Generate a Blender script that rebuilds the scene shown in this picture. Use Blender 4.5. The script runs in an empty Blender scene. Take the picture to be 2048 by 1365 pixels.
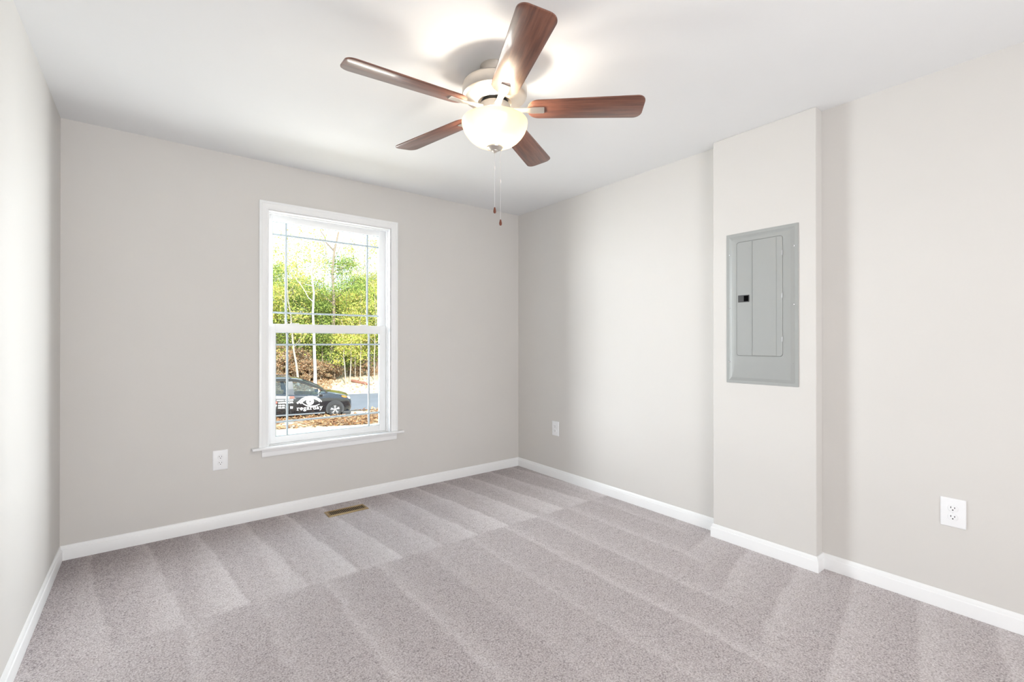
import bpy, bmesh, math, random
import numpy as np
from mathutils import Vector, Matrix

PI = math.pi
R = math.radians
SC = bpy.context.scene
COL = SC.collection

# ------------------------------------------------------------------ camera
H = 2.44                                  # ceiling height
XL, XR, YB, YR = -0.395, 2.834, 3.543, -1.6   # room: left, right, window wall, rear wall
XC, YC1, YC2 = 2.751, 1.505, 0.941        # the boxed-out chase on the right wall
cam = bpy.data.cameras.new('camera')
cam.sensor_width = 36.0
cam.lens = 928.26 / 2048 * 36.0
cam.clip_start = 0.02
cam.clip_end = 400
cam_o = bpy.data.objects.new('camera', cam)
cam_o.location = (0, 0, 1.2026)
cam_o.rotation_euler = (R(90.148), 0, R(-37.874))
COL.objects.link(cam_o)
SC.camera = cam_o

# ------------------------------------------------------------------ view, world, sun, area lights
SC.view_settings.view_transform = 'Standard'
SC.view_settings.look = 'None'
SC.view_settings.exposure = 0.78
SC.view_settings.gamma = 1.0
SC.view_settings.use_curve_mapping = False
SC.cycles.diffuse_bounces = 6
SC.cycles.transparent_max_bounces = 16

W = bpy.data.worlds.new('sky')
SC.world = W
W.use_nodes = True
bg = W.node_tree.nodes['Background']
bg.inputs['Color'].default_value = (0.66, 0.83, 1.0, 1)
bg.inputs['Strength'].default_value = 1.75

def lamp(name, kind, loc, energy, color=(1, 1, 1), aim=None, **kw):
    l = bpy.data.lights.new(name, kind)
    l.energy = energy
    l.color = color
    for k, v in kw.items():
        setattr(l, k, v)
    o = bpy.data.objects.new(name, l)
    o.location = loc
    if aim is not None:
        o.rotation_euler = (Vector(aim) - Vector(loc)).to_track_quat('-Z', 'Y').to_euler()
    COL.objects.link(o)
    return o

# the sun stands behind the house, over the photographer's left shoulder
lamp('sun', 'SUN', (-8, -20, 22), 5.5, (1.0, 0.95, 0.86), aim=(2, 18, 0), angle=R(0.6))
# daylight falling in through the window from the open yard on either side
lamp('daylight_west', 'AREA', (-1.3, 6.2, 1.45), 430, (0.97, 0.985, 1.0), aim=(1.05, 3.5, 1.3),
     shape='RECTANGLE', size=2.6, size_y=2.2)
lamp('daylight_east', 'AREA', (3.1, 5.0, 1.45), 245, (0.97, 0.985, 1.0), aim=(1.05, 3.5, 1.3),
     shape='RECTANGLE', size=1.7, size_y=2.2)
# fill lamp added outside, below the window view, to brighten the ceiling
lamp('ceiling_fill', 'AREA', (1.4, 8.0, -0.95), 270, (1.0, 0.985, 0.96), aim=(1.1, 3.5, 1.5),
     shape='RECTANGLE', size=5.0, size_y=1.4)
# added fill lamp in a made-up opening behind the camera
lamp('rear_fill', 'AREA', (0.65, -2.0, 1.0), 52, (1.0, 0.99, 0.985), aim=(0.9, 1.4, 2.1),
     shape='RECTANGLE', size=1.7, size_y=1.9)

# ------------------------------------------------------------------ material helpers
class NT:
    def __init__(self, name):
        self.m = bpy.data.materials.new(name)
        self.m.use_nodes = True
        self.t = self.m.node_tree
        self.b = self.t.nodes['Principled BSDF']
        self.out = self.t.nodes['Material Output']
    def n(self, kind, ins=None, **attrs):
        nd = self.t.nodes.new('ShaderNode' + kind)
        for k, v in attrs.items():
            setattr(nd, k, v)
        for k, v in (ins or {}).items():
            self.set(nd.inputs[k], v)
        return nd
    def set(self, sock, v):
        if isinstance(v, bpy.types.NodeSocket):
            self.t.links.new(v, sock)
        else:
            if hasattr(sock.default_value, '__len__') and len(sock.default_value) == 4 and len(v) == 3:
                v = (*v, 1)
            sock.default_value = v
    def math(self, op, a, b=0.0, clamp=False):
        nd = self.n('Math', {0: a, 1: b}, operation=op)
        nd.use_clamp = clamp
        return nd.outputs[0]
    def mix(self, f, a, b, mode='MIX'):
        nd = self.n('Mix', data_type='RGBA', blend_type=mode)
        self.set(nd.inputs[0], f)
        self.set(nd.inputs[6], a)
        self.set(nd.inputs[7], b)
        return nd.outputs[2]
    def pos(self):
        return self.n('NewGeometry').outputs['Position']
    def obj(self):
        return self.n('TexCoord').outputs['Object']
    def noise(self, vec, scale, detail=3, rough=0.55):
        return self.n('TexNoise', {'Vector': vec, 'Scale': scale, 'Detail': detail, 'Roughness': rough}).outputs['Fac']
    def ramp(self, f, stops):
        nd = self.n('ValToRGB', {'Fac': f})
        cr = nd.color_ramp
        while len(cr.elements) < len(stops):
            cr.elements.new(0.5)
        for e, (p, c) in zip(cr.elements, stops):
            e.position = p
            e.color = (*c, 1)
        return nd.outputs['Color']
    def bump(self, h, strength, dist):
        return self.n('Bump', {'Height': h, 'Strength': strength, 'Distance': dist}).outputs['Normal']
    def p(self, **kw):
        for k, v in kw.items():
            self.set(self.b.inputs[k.replace('_', ' ')], v)
        return self

def plain(name, col, rough=0.5, metal=0.0, spec=0.5, var=0.04, scale=40, bump=0.0, coat=0.0):
    t = NT(name)
    f = t.noise(t.obj(), scale)
    a = tuple(c * (1 - var) for c in col)
    b = tuple(min(1, c * (1 + var)) for c in col)
    t.p(Base_Color=t.mix(f, a, b), Roughness=rough, Metallic=metal, Coat_Weight=coat)
    t.set(t.b.inputs['Specular IOR Level'], spec)
    if bump:
        t.p(Normal=t.bump(f, bump, 0.002))
    return t.m

M = {}
def wall_mat():
    t = NT('greige wall paint')
    v = t.pos()
    f = t.noise(v, 3, 2)
    t.p(Base_Color=t.mix(f, (0.625, 0.610, 0.590), (0.645, 0.630, 0.610)), Roughness=0.62,
        Normal=t.bump(t.noise(v, 260, 2), 0.05, 0.002))
    t.set(t.b.inputs['Specular IOR Level'], 0.25)
    return t.m
M['wall'] = wall_mat()
M['ceiling'] = plain('flat white ceiling paint', (0.77, 0.78, 0.79), 0.85, spec=0.15, var=0.008, scale=8)
M['trim'] = plain('white semi gloss trim', (0.83, 0.84, 0.85), 0.32, spec=0.45, var=0.01)
M['vinyl'] = plain('white vinyl', (0.84, 0.85, 0.86), 0.38, spec=0.4, var=0.01)
M['grille'] = plain('pale grey grille bar', (0.57, 0.63, 0.69), 0.45, spec=0.3, var=0.01)
M['spacer'] = plain('grey glazing spacer', (0.33, 0.40, 0.42), 0.4, metal=0.3, var=0.02)
M['plate'] = plain('white nylon plate', (0.82, 0.83, 0.85), 0.35, var=0.01)
M['black'] = plain('black gap shade', (0.012, 0.012, 0.013), 0.45, var=0.1)
M['slot'] = plain('dark slot', (0.008, 0.007, 0.006), 0.7, var=0.1)
M['steel_paint'] = plain('grey enamelled steel', (0.335, 0.348, 0.342), 0.36, spec=0.5, var=0.02, scale=12)
M['screw'] = plain('zinc screw', (0.80, 0.80, 0.82), 0.22, metal=1.0, var=0.03)
M['recess'] = plain('black recess', (0.003, 0.003, 0.003), 0.9, spec=0.02, var=0.1)
M['hinge'] = plain('dull zinc hinge', (0.42, 0.43, 0.44), 0.35, metal=0.5, var=0.03)
M['latch_grey'] = plain('charcoal latch plate', (0.05, 0.052, 0.054), 0.4, var=0.1)
M['brass'] = plain('antique brass', (0.40, 0.29, 0.155), 0.42, metal=0.75, var=0.12, scale=90)
M['brass_dark'] = plain('dark duct', (0.012, 0.008, 0.005), 0.8, var=0.2)
M['chain'] = plain('nickel bead chain', (0.80, 0.80, 0.81), 0.3, metal=0.6, var=0.02)

def nickel():
    t = NT('brushed nickel')
    v = t.n('Mapping', {'Vector': t.obj(), 'Scale': (4, 4, 260)}).outputs[0]
    f = t.noise(v, 6, 3)
    t.p(Base_Color=t.mix(f, (0.60, 0.555, 0.50), (0.70, 0.655, 0.60)), Metallic=0.9,
        Roughness=t.math('MULTIPLY_ADD', f, 0.12), Normal=t.bump(f, 0.04, 0.001))
    t.b.inputs['Roughness'].links[0].from_node.inputs[2].default_value = 0.3
    return t.m
M['nickel'] = nickel()

def wood():
    t = NT('cherry wood blade')
    v = t.n('Mapping', {'Vector': t.obj(), 'Scale': (1.6, 26, 26)}).outputs[0]
    f = t.noise(v, 3.2, 6, 0.62)
    g = t.noise(t.n('Mapping', {'Vector': t.obj(), 'Scale': (9, 190, 190)}).outputs[0], 2, 3)
    c = t.ramp(f, [(0.28, (0.085, 0.035, 0.026)), (0.5, (0.185, 0.070, 0.043)), (0.72, (0.27, 0.112, 0.068))])
    c = t.mix(t.math('MULTIPLY', g, 0.35), c, (0.05, 0.019, 0.013))
    t.p(Base_Color=c, Roughness=0.34, Coat_Weight=0.6, Coat_Roughness=0.11)
    return t.m
M['wood'] = wood()
M['fob'] = plain('cherry wood fob', (0.16, 0.045, 0.022), 0.3, var=0.25, scale=160)

def bowl():
    t = NT('alabaster glass')
    f = t.noise(t.obj(), 9, 4)
    c = t.mix(f, (0.76, 0.665, 0.525), (0.83, 0.755, 0.63))
    tr = t.n('BsdfTranslucent', {'Color': c})
    df = t.n('BsdfDiffuse', {'Color': c})
    gl = t.n('BsdfGlossy', {'Color': (1, 1, 1, 1), 'Roughness': 0.12})
    a = t.n('MixShader', {0: 0.42, 1: tr.outputs[0], 2: df.outputs[0]})
    b = t.n('MixShader', {0: 0.05, 1: a.outputs[0], 2: gl.outputs[0]})
    t.t.links.new(b.outputs[0], t.out.inputs['Surface'])
    return t.m
M['bowl'] = bowl()

def glass(name, tint=(1, 1, 1), gloss=0.04):
    t = NT(name)
    tr = t.n('BsdfTransparent', {'Color': tint})
    gl = t.n('BsdfGlossy', {'Color': (1, 1, 1, 1), 'Roughness': 0.0})
    b = t.n('MixShader', {0: gloss, 1: tr.outputs[0], 2: gl.outputs[0]})
    t.t.links.new(b.outputs[0], t.out.inputs['Surface'])
    return t.m
M['glass'] = glass('window glass', (0.97, 0.985, 0.98), 0.01)
M['car_glass'] = glass('tinted car glass', (0.56, 0.66, 0.72), 0.06)

def carpet():
    t = NT('greige cut pile carpet')
    v = t.pos()
    s = t.n('SeparateXYZ', {0: v})
    X, Y = s.outputs[0], s.outputs[1]
    wob = t.math('MULTIPLY', t.math('SUBTRACT', t.noise(v, 2.2, 2), 0.5), 0.05)
    wob2 = t.math('MULTIPLY', t.math('SUBTRACT', t.noise(v, 9, 2), 0.5), 0.035)
    Xw = t.math('ADD', t.math('ADD', X, wob), wob2)
    Yw = t.math('ADD', t.math('ADD', Y, wob), wob2)
    dy = t.math('SUBTRACT', Y, 2.42)
    # strokes pushed up to the window wall: pile brushed in wedges, widest at their near end
    u = t.math('DIVIDE', t.math('ADD', t.math('SUBTRACT', Xw, 0.13), t.math('MULTIPLY', dy, 0.12)), 0.25)
    sw = t.math('FRACT', u)
    pw = t.math('MULTIPLY_ADD', t.math('MAXIMUM', dy, 0.0), 3.2)
    pw.node.inputs[2].default_value = 0.9
    soft = t.n('MapRange', {'Value': sw, 'From Min': 0.90, 'From Max': 1.0, 'To Min': 1.0, 'To Max': 0.0}, interpolation_type='SMOOTHSTEP').outputs[0]
    up = t.math('SUBTRACT', t.math('MULTIPLY', t.math('POWER', sw, pw), soft), 0.22)
    near = t.n('MapRange', {'Value': dy, 'From Min': 0.0, 'From Max': 0.5, 'To Min': 0.32, 'To Max': 0.0}).outputs[0]
    up = t.math('ADD', up, near)
    # strokes in the middle of the room
    amp = t.n('TexWhiteNoise', {'W': t.math('FLOOR', u)}, noise_dimensions='1D').outputs['Value']
    up = t.math('MULTIPLY', up, t.math('ADD', t.math('MULTIPLY', amp, 0.9), 0.9))
    # a strip by the skirting the vacuum left brushed the other way
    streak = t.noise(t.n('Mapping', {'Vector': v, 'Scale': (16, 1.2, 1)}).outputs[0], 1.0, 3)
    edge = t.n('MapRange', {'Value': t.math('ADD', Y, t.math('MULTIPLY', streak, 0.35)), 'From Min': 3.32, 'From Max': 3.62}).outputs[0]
    cor = t.n('MapRange', {'Value': X, 'From Min': 0.35, 'From Max': -0.25}).outputs[0]  # darker towards the left wall
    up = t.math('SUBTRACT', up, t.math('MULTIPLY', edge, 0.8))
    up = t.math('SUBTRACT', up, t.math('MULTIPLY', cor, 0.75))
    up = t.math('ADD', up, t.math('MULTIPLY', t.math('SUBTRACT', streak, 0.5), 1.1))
    u2 = t.math('DIVIDE', t.math('SUBTRACT', Xw, 0.10), 0.283)
    f2 = t.math('FRACT', u2)
    soft2 = t.n('MapRange', {'Value': f2, 'From Min': 0.0, 'From Max': 0.12}, interpolation_type='SMOOTHSTEP').outputs[0]
    lo = t.math('SUBTRACT', t.math('MULTIPLY', t.math('POWER', t.math('SUBTRACT', 1.0, f2), 4.5), soft2), 0.2)
    lo = t.math('MULTIPLY', lo, 1.5)
    amp2 = t.n('TexWhiteNoise', {'W': t.math('FLOOR', u2)}, noise_dimensions='1D').outputs['Value']
    lo = t.math('MULTIPLY', lo, t.math('ADD', t.math('MULTIPLY', amp2, 0.8), 0.3))
    # strokes across, by the right wall
    u3 = t.math('DIVIDE', t.math('SUBTRACT', Yw, t.math('MULTIPLY', X, 0.2)), 0.25)
    f3 = t.math('FRACT', u3)
    soft3 = t.n('MapRange', {'Value': f3, 'From Min': 0.88, 'From Max': 1.0, 'To Min': 1.0, 'To Max': 0.0}, interpolation_type='SMOOTHSTEP').outputs[0]
    cr = t.math('SUBTRACT', t.math('MULTIPLY', t.math('POWER', f3, 1.4), soft3), 0.38)
    ystep = t.n('MapRange', {'Value': t.math('ADD', dy, t.math('MULTIPLY', wob2, 0.6)), 'From Min': -0.015, 'From Max': 0.015}).outputs[0]
    xs = t.n('MapRange', {'Value': t.math('SUBTRACT', t.math('ADD', X, wob), t.math('MULTIPLY', Y, 0.9)), 'From Min': 1.05, 'From Max': 1.25}).outputs[0]
    fl = t.n('Mix', {0: xs, 2: lo, 3: cr}, data_type='FLOAT').outputs[0]
    st = t.n('Mix', {0: ystep, 2: fl, 3: up}, data_type='FLOAT').outputs[0]
    # loose tufts
    big = t.math('SUBTRACT', t.noise(v, 26, 3, 0.6), 0.5)
    tuft = t.n('TexVoronoi', {'Vector': v, 'Scale': 165.0}).outputs['Distance']
    n1 = t.noise(v, 150, 3, 0.7)
    n2 = t.noise(v, 330, 2, 0.6)
    k = t.math('ADD', t.math('MULTIPLY', n1, 1.3), t.math('MULTIPLY', n2, 0.55))
    k = t.math('SUBTRACT', k, t.math('MULTIPLY', tuft, 0.55))
    k = t.math('ADD', k, t.math('MULTIPLY', st, 0.19))
    k = t.math('ADD', k, t.math('MULTIPLY', big, 0.3))
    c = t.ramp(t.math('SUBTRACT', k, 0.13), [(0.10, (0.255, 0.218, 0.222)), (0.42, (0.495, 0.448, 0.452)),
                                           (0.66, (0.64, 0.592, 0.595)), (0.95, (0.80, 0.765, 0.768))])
    hh = t.math('SUBTRACT', t.math('ADD', n1, t.math('MULTIPLY', n2, 0.5)), tuft)
    t.p(Base_Color=c, Roughness=0.95, Sheen_Weight=0.15, Normal=t.bump(hh, 0.5, 0.006))
    t.set(t.b.inputs['Specular IOR Level'], 0.1)
    return t.m
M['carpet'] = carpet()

# ------------------------------------------------------------------ object helpers
def link(name, me, mat=None, parent=None, smooth=None):
    if mat is not None:
        for mm in (mat if isinstance(mat, (list, tuple)) else [mat]):
            me.materials.append(mm)
    if smooth:
        me.polygons.foreach_set('use_smooth', [True] * len(me.polygons))
        me.set_sharp_from_angle(angle=R(smooth))
    o = bpy.data.objects.new(name, me)
    COL.objects.link(o)
    if parent is not None:
        o.parent = parent
    return o

def tag(o, label=None, cat=None, group=None, kind=None):
    if label: o['label'] = label
    if cat: o['category'] = cat
    if group: o['group'] = group
    if kind: o['kind'] = kind
    return o

def empty(name, loc, label, cat, rz=0.0, group=None):
    o = bpy.data.objects.new(name, None)
    o.location = loc
    o.rotation_euler = (0, 0, rz)
    o.empty_display_size = 0.05
    COL.objects.link(o)
    return tag(o, label, cat, group)

class B:
    """collects shapes into one mesh"""
    def __init__(self):
        self.v = []; self.f = []
    def add(self, vs, fs):
        k = len(self.v)
        self.v += [tuple(q) for q in vs]
        self.f += [tuple(i + k for i in q) for q in fs]
        return self
    def box(self, lo, hi, bev=0.0):
        if bev:
            bm = bmesh.new()
            bmesh.ops.create_cube(bm, size=1)
            for q in bm.verts:
                q.co = Vector([lo[i] + (q.co[i] + 0.5) * (hi[i] - lo[i]) for i in range(3)])
            bmesh.ops.bevel(bm, geom=bm.edges[:], offset=bev, segments=2, profile=0.5, affect='EDGES')
            return self.bm(bm)
        x0, y0, z0 = lo; x1, y1, z1 = hi
        return self.add([(x0, y0, z0), (x1, y0, z0), (x1, y1, z0), (x0, y1, z0), (x0, y0, z1), (x1, y0, z1), (x1, y1, z1), (x0, y1, z1)],
                        [(0, 3, 2, 1), (4, 5, 6, 7), (0, 1, 5, 4), (1, 2, 6, 5), (2, 3, 7, 6), (3, 0, 4, 7)])
    def bm(self, bm, mtx=None):
        if mtx is not None:
            bm.transform(mtx)
        bm.verts.index_update()
        self.add([q.co[:] for q in bm.verts], [[q.index for q in f.verts] for f in bm.faces])
        bm.free()
        return self
    def lathe(self, prof, n=48, c=(0, 0, 0), axis='Z'):
        vs, fs = [], []
        for r, z in prof:
            for i in range(n):
                a = 2 * PI * i / n
                q = (r * math.cos(a), r * math.sin(a), z)
                if axis == 'X': q = (q[2], q[0], q[1])
                if axis == 'Y': q = (q[0], q[2], q[1])
                vs.append((c[0] + q[0], c[1] + q[1], c[2] + q[2]))
        for j in range(len(prof) - 1):
            for i in range(n):
                k = (i + 1) % n
                q = (j * n + i, j * n + k, (j + 1) * n + k, (j + 1) * n + i)
                fs.append(q[::-1] if axis == 'Y' else q)
        return self.add(vs, fs)
    def tube(self, pts, rad, n=8, cap=True):
        pts = [Vector(q) for q in pts]
        rad = rad if isinstance(rad, (list, tuple)) else [rad] * len(pts)
        vs, fs = [], []
        up = None
        for i, q in enumerate(pts):
            d = (pts[min(i + 1, len(pts) - 1)] - pts[max(i - 1, 0)]).normalized()
            if up is None:
                up = d.orthogonal().normalized()
            up = (up - d * up.dot(d)).normalized()
            w = d.cross(up)
            for k in range(n):
                a = 2 * PI * k / n
                vs.append(q + (up * math.cos(a) + w * math.sin(a)) * rad[i])
        for i in range(len(pts) - 1):
            for k in range(n):
                l = (k + 1) % n
                fs.append((i * n + k, i * n + l, (i + 1) * n + l, (i + 1) * n + k))
        if cap:
            fs.append(tuple(range(n))[::-1])
            fs.append(tuple(range((len(pts) - 1) * n, len(pts) * n)))
        return self.add(vs, fs)
    def loops(self, loops, close=True, cap_end=True, cap_start=False):
        n = len(loops[0])
        vs = [q for l in loops for q in l]
        fs = []
        for j in range(len(loops) - 1):
            for i in range(n if close else n - 1):
                k = (i + 1) % n
                fs.append((j * n + i, j * n + k, (j + 1) * n + k, (j + 1) * n + i))
        if cap_end: fs.append(tuple(range((len(loops) - 1) * n, len(loops) * n)))
        if cap_start: fs.append(tuple(range(n))[::-1])
        return self.add(vs, fs)
    def prism(self, poly, y0, y1):
        """polygon in (x, z) extruded along y"""
        n = len(poly)
        a = [(x, y0, z) for x, z in poly]; b = [(x, y1, z) for x, z in poly]
        return self.loops([a, b], cap_start=True)
    def xf(self, m, start=0):
        for i in range(start, len(self.v)):
            self.v[i] = tuple(m @ Vector(self.v[i]))
        return self
    def build(self, name, mat=None, parent=None, smooth=None, recalc=True):
        me = bpy.data.meshes.new(name)
        me.from_pydata(self.v, [], self.f)
        if recalc:
            bm = bmesh.new(); bm.from_mesh(me)
            bmesh.ops.recalc_face_normals(bm, faces=bm.faces[:])
            bm.to_mesh(me); bm.free()
        me.update()
        return link(name, me, mat, parent, smooth)

def struct(o):
    return tag(o, kind='structure')

def rrect(a0, a1, b0, b1, r, n=5):
    out = []
    for cx, cy, s in ((a1 - r, b1 - r, 0), (a0 + r, b1 - r, 1), (a0 + r, b0 + r, 2), (a1 - r, b0 + r, 3)):
        for i in range(n + 1):
            a = PI / 2 * (s + i / n)
            out.append((cx + r * math.cos(a), cy + r * math.sin(a)))
    return out

# ------------------------------------------------------------------ room shell
T = 0.14
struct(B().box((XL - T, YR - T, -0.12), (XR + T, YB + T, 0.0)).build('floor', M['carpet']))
struct(B().box((XL - T, YR - T, H), (XR + T, YB + T, H + 0.12)).build('ceiling', M['ceiling']))
struct(B().box((XL - T, YR - T, 0), (XL, YB + T, H)).build('wall_left', M['wall']))
struct(B().box((XR, YR - T, 0), (XR + T, YB + T, H)).build('wall_right', M['wall']))
WX0, WX1, WZ0, WZ1 = 0.632, 1.515, 0.487, 2.112        # rough opening of the window
struct(B().box((XL, YB, 0), (WX0, YB + T, H)).box((WX1, YB, 0), (XR, YB + T, H))
       .box((WX0, YB, 0), (WX1, YB + T, WZ0)).box((WX0, YB, WZ1), (WX1, YB + T, H)).build('wall_back', M['wall']))
struct(B().box((XL, YR - T, 0), (-0.25, YR, H)).box((1.55, YR - T, 0), (XR, YR, H))
       .box((-0.25, YR - T, 2.15), (1.55, YR, H)).build('wall_rear', M['wall']))
# unseen box added behind the rear opening to keep the sun out
struct(B().box((-0.5, -3.0, -0.12), (1.8, YR - T, 0.0)).build('floor_sunblock', M['carpet']))
struct(B().box((-0.5, -3.0, H), (1.8, YR - T, H + 0.12)).build('ceiling_sunblock', M['ceiling']))
struct(B().box((-0.5, -3.1, -0.12), (1.8, -3.0, H + 0.12)).box((-0.6, -3.1, -0.12), (-0.5, YR - T, H + 0.12)).box((1.8, -3.1, -0.12), (1.9, YR - T, H + 0.12)).build('wall_sunblock', M['wall']))
struct(B().box((XC, YC2, 0), (XR, YC1, H), 0.003).build('wall_chase', M['wall']))

BH, BT = 0.080, 0.0125
PROF = [(0, 0), (BT, 0), (BT, 0.054), (BT * 0.93, 0.0575), (BT * 0.66, 0.0605), (BT * 0.58, 0.066), (BT * 0.5, 0.0735), (BT * 0.3, 0.0785), (0, BH)]
path = [(XL, YR), (XL, YB), (XR, YB), (XR, YC1), (XC, YC1), (XC, YC2), (XR, YC2), (XR, YR)]
def offs(i, d):
    p = Vector(path[i])
    ns = []
    for a, b in ((i - 1, i), (i, i + 1)):
        if a >= 0 and b < len(path):
            e = (Vector(path[b]) - Vector(path[a])).normalized()
            ns.append(Vector((e.y, -e.x)))
    n = ns[0] if len(ns) == 1 else (ns[0] + ns[1]) / (1 + ns[0].dot(ns[1]))
    return p + n * d
def base(name, i0, i1):
    loops = []
    for i in range(i0, i1 + 1):
        loops.append([(*offs(i, d), z) for d, z in PROF])
    struct(B().loops(loops, cap_end=True, cap_start=True).build(name, M['trim'], smooth=25))
base('baseboard_left', 0, 1)
base('baseboard_back', 1, 2)
base('baseboard_right', 2, 7)

# ------------------------------------------------------------------ window
win = bpy.data.objects.new('window_1', None)
win.location = (0, 0, 0)
COL.objects.link(win)
struct(win)
CO = (0.578, 1.575, 0.487, 2.170)      # casing, outer: x0 x1 z0 z1
CI = (0.634, 1.513, 0.487, 2.110)
def casing():
    # colonial profile swept around three sides with mitred corners
    prof = [(0.0, 0.000), (0.0, 0.016), (0.006, 0.0175), (0.014, 0.0175), (0.018, 0.0145), (0.034, 0.0125), (0.046, 0.0095), (0.050, 0.0115), (0.056, 0.010), (0.056, 0.0)]
    loops = []
    for k in range(4):
        l = []
        for d, h in prof:
            x = (CO[0] + d) if k in (0, 1) else (CO[1] - d)
            z = CO[2] if k in (0, 3) else (CO[3] - d)
            l.append((x, YB - h, z))
        loops.append(l)
    return B().loops(loops, cap_end=True, cap_start=True)
casing().build('casing', M['trim'], win, smooth=25)
B().box((0.534, YB - 0.042, 0.470), (1.622, YB, 0.4868), 0.006).box((WX0, YB, 0.470 + 0.0), (WX1, YB + 0.055, 0.4868)).build('stool', M['trim'], win, smooth=40)
ap = [(0, 0.418), (0.008, 0.418), (0.011, 0.424), (0.011, 0.450), (0.015, 0.458), (0.015, 0.470), (0, 0.470)]
B().loops([[(x, YB - h, z) for h, z in ap] for x in (0.596, 1.568)], cap_start=True).build('apron', M['trim'], win, smooth=25)
# jamb extension and the vinyl master frame with its stepped tracks
def ring(b, x0, x1, z0, z1, w, y0, y1, wb=None):
    wb = w if wb is None else wb
    b.box((x0, y0, z0), (x0 + w, y1, z1)); b.box((x1 - w, y0, z0), (x1, y1, z1))
    b.box((x0 + w, y0, z1 - w), (x1 - w, y1, z1))
    if wb: b.box((x0 + w, y0, z0), (x1 - w, y1, z0 + wb))
    return b
ring(B(), WX0, WX1, WZ0, WZ1, 0.006, YB - 0.009, YB + 0.03, 0).build('jamb', M['trim'], win)
fr = B()
ring(fr, WX0 + 0.002, WX1 - 0.002, WZ0, WZ1 - 0.002, 0.014, YB + 0.03, YB + 0.042, 0.004)
ring(fr, WX0 + 0.002, WX1 - 0.002, WZ0, WZ1 - 0.002, 0.019, YB + 0.066, YB + 0.076, 0.004)
ring(fr, WX0 + 0.002, WX1 - 0.002, WZ0, WZ1 - 0.002, 0.010, YB + 0.042, YB + 0.066, 0.004)
ring(fr, WX0 + 0.002, WX1 - 0.002, WZ0, WZ1 - 0.002, 0.030, YB + 0.100, YB + 0.132, 0.03)
ring(fr, WX0 + 0.002, WX1 - 0.002, WZ0, WZ1 - 0.002, 0.016, YB + 0.076, YB + 0.100, 0.02)
fr.build('frame', M['vinyl'], win)

def sash(name, x0, x1, z0, z1, gx0, gx1, gz0, gz1, y, dep, vx, hz):
    b = B()
    st = y - dep / 2; en = y + dep / 2
    b.box((x0, st, z0), (gx0, en, z1), 0.002); b.box((gx1, st, z0), (x1, en, z1), 0.002)
    b.box((gx0 - .001, st, z0), (gx1 + .001, en, gz0), 0.002); b.box((gx0 - .001, st, gz1), (gx1 + .001, en, z1), 0.002)
    # sloped glazing bead
    s = b.build(name, M['vinyl'], win, smooth=40)
    ring(B(), gx0 - 0.0005, gx1 + 0.0005, gz0 - 0.0005, gz1 + 0.0005, 0.0035, y - 0.008, y + 0.008).build('glazing_spacer', M['spacer'], s)
    B().box((gx0 - 0.002, y - 0.0095, gz0 - 0.002), (gx1 + 0.002, y - 0.0085, gz1 + 0.002)).build('pane', M['glass'], s)
    for vxx in vx:
        B().box((vxx - 0.0065, y - 0.004, gz0), (vxx + 0.0065, y + 0.002, gz1)).build('muntin', M['grille'], s)
    for h in hz:
        B().box((gx0, y - 0.0035, h - 0.0065), (gx1, y + 0.0015, h + 0.0065)).build('muntin', M['grille'], s)
    return s
up = sash('upper_sash', 0.650, 1.497, 1.275, 2.094, 0.675, 1.449, 1.310, 2.056, YB + 0.084, 0.030, (0.764, 1.358), (1.967, 1.413))
lo = sash('lower_sash', 0.6475, 1.4995, 0.4915, 1.332, 0.690, 1.446, 0.540, 1.271, YB + 0.055, 0.022, (0.767, 1.362), (1.185, 0.639))
for x in (0.815, 1.325):
    B().box((x - 0.028, YB + 0.047, 1.332), (x + 0.028, YB + 0.062, 1.339), 0.002).build('tilt_latch', M['vinyl'], lo)

# ------------------------------------------------------------------ duplex outlets
def outlet(loc, rz, label):
    o = empty('wall_outlet', loc, label, 'outlet', rz)      # local -y faces the room
    w, h = 0.0425, 0.064
    l = []
    for ins, d in ((0, 0), (0.0, 0.0025), (0.0022, 0.0052), (0.006, 0.0062)):
        l.append([(x, -d, z) for x, z in rrect(-w + ins, w - ins, -h + ins, h - ins, 0.003)])
    B().loops(l).build('plate', M['plate'], o, smooth=30)
    for s in (1, -1):
        zc = 0.0195 * s
        pts = []
        for i in range(28):
            a = 2 * PI * i / 28
            x, z = 0.0172 * math.cos(a), max(-0.0135, min(0.0135, 0.0172 * math.sin(a)))
            pts.append((x, z))
        rc = B().loops([[(x * k, -d, zc + z * k) for x, z in pts] for k, d in ((1.06, 0.0055), (1.06, 0.0068), (1.0, 0.0068), (1.0, 0.0064), (0.98, 0.0084), (0.93, 0.0088))]).build('receptacle', M['plate'], o, smooth=30)
        for x in (-0.0063, 0.0063):
            B().box((x - 0.0012, -0.0092, zc + 0.001), (x + 0.0012, -0.0080, zc + (0.0085 if x < 0 else 0.0075))).build('contact_slot', M['slot'], rc)
        B().lathe([(0.0, -0.0093), (0.0026, -0.0093), (0.0026, -0.0080)], 14, (0, 0, zc - 0.006), 'Y').build('ground_slot', M['slot'], rc)
    B().lathe([(0.0, -0.0078), (0.0022, -0.0076), (0.0032, -0.0068), (0.0032, -0.006)], 16, (0, 0, 0), 'Y').build('screw', M['plate'], o, smooth=40)
    return o
outlet((0.3565, YB, 0.4375), 0.0, 'white duplex outlet on the window wall, left of the window')
outlet((XR, 3.013, 0.437), -PI / 2, 'small white duplex outlet low on the right wall, near the far corner')
outlet((XR, 0.429, 0.4395), -PI / 2, 'large near white duplex outlet on the right wall, in front of the chase')

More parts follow.
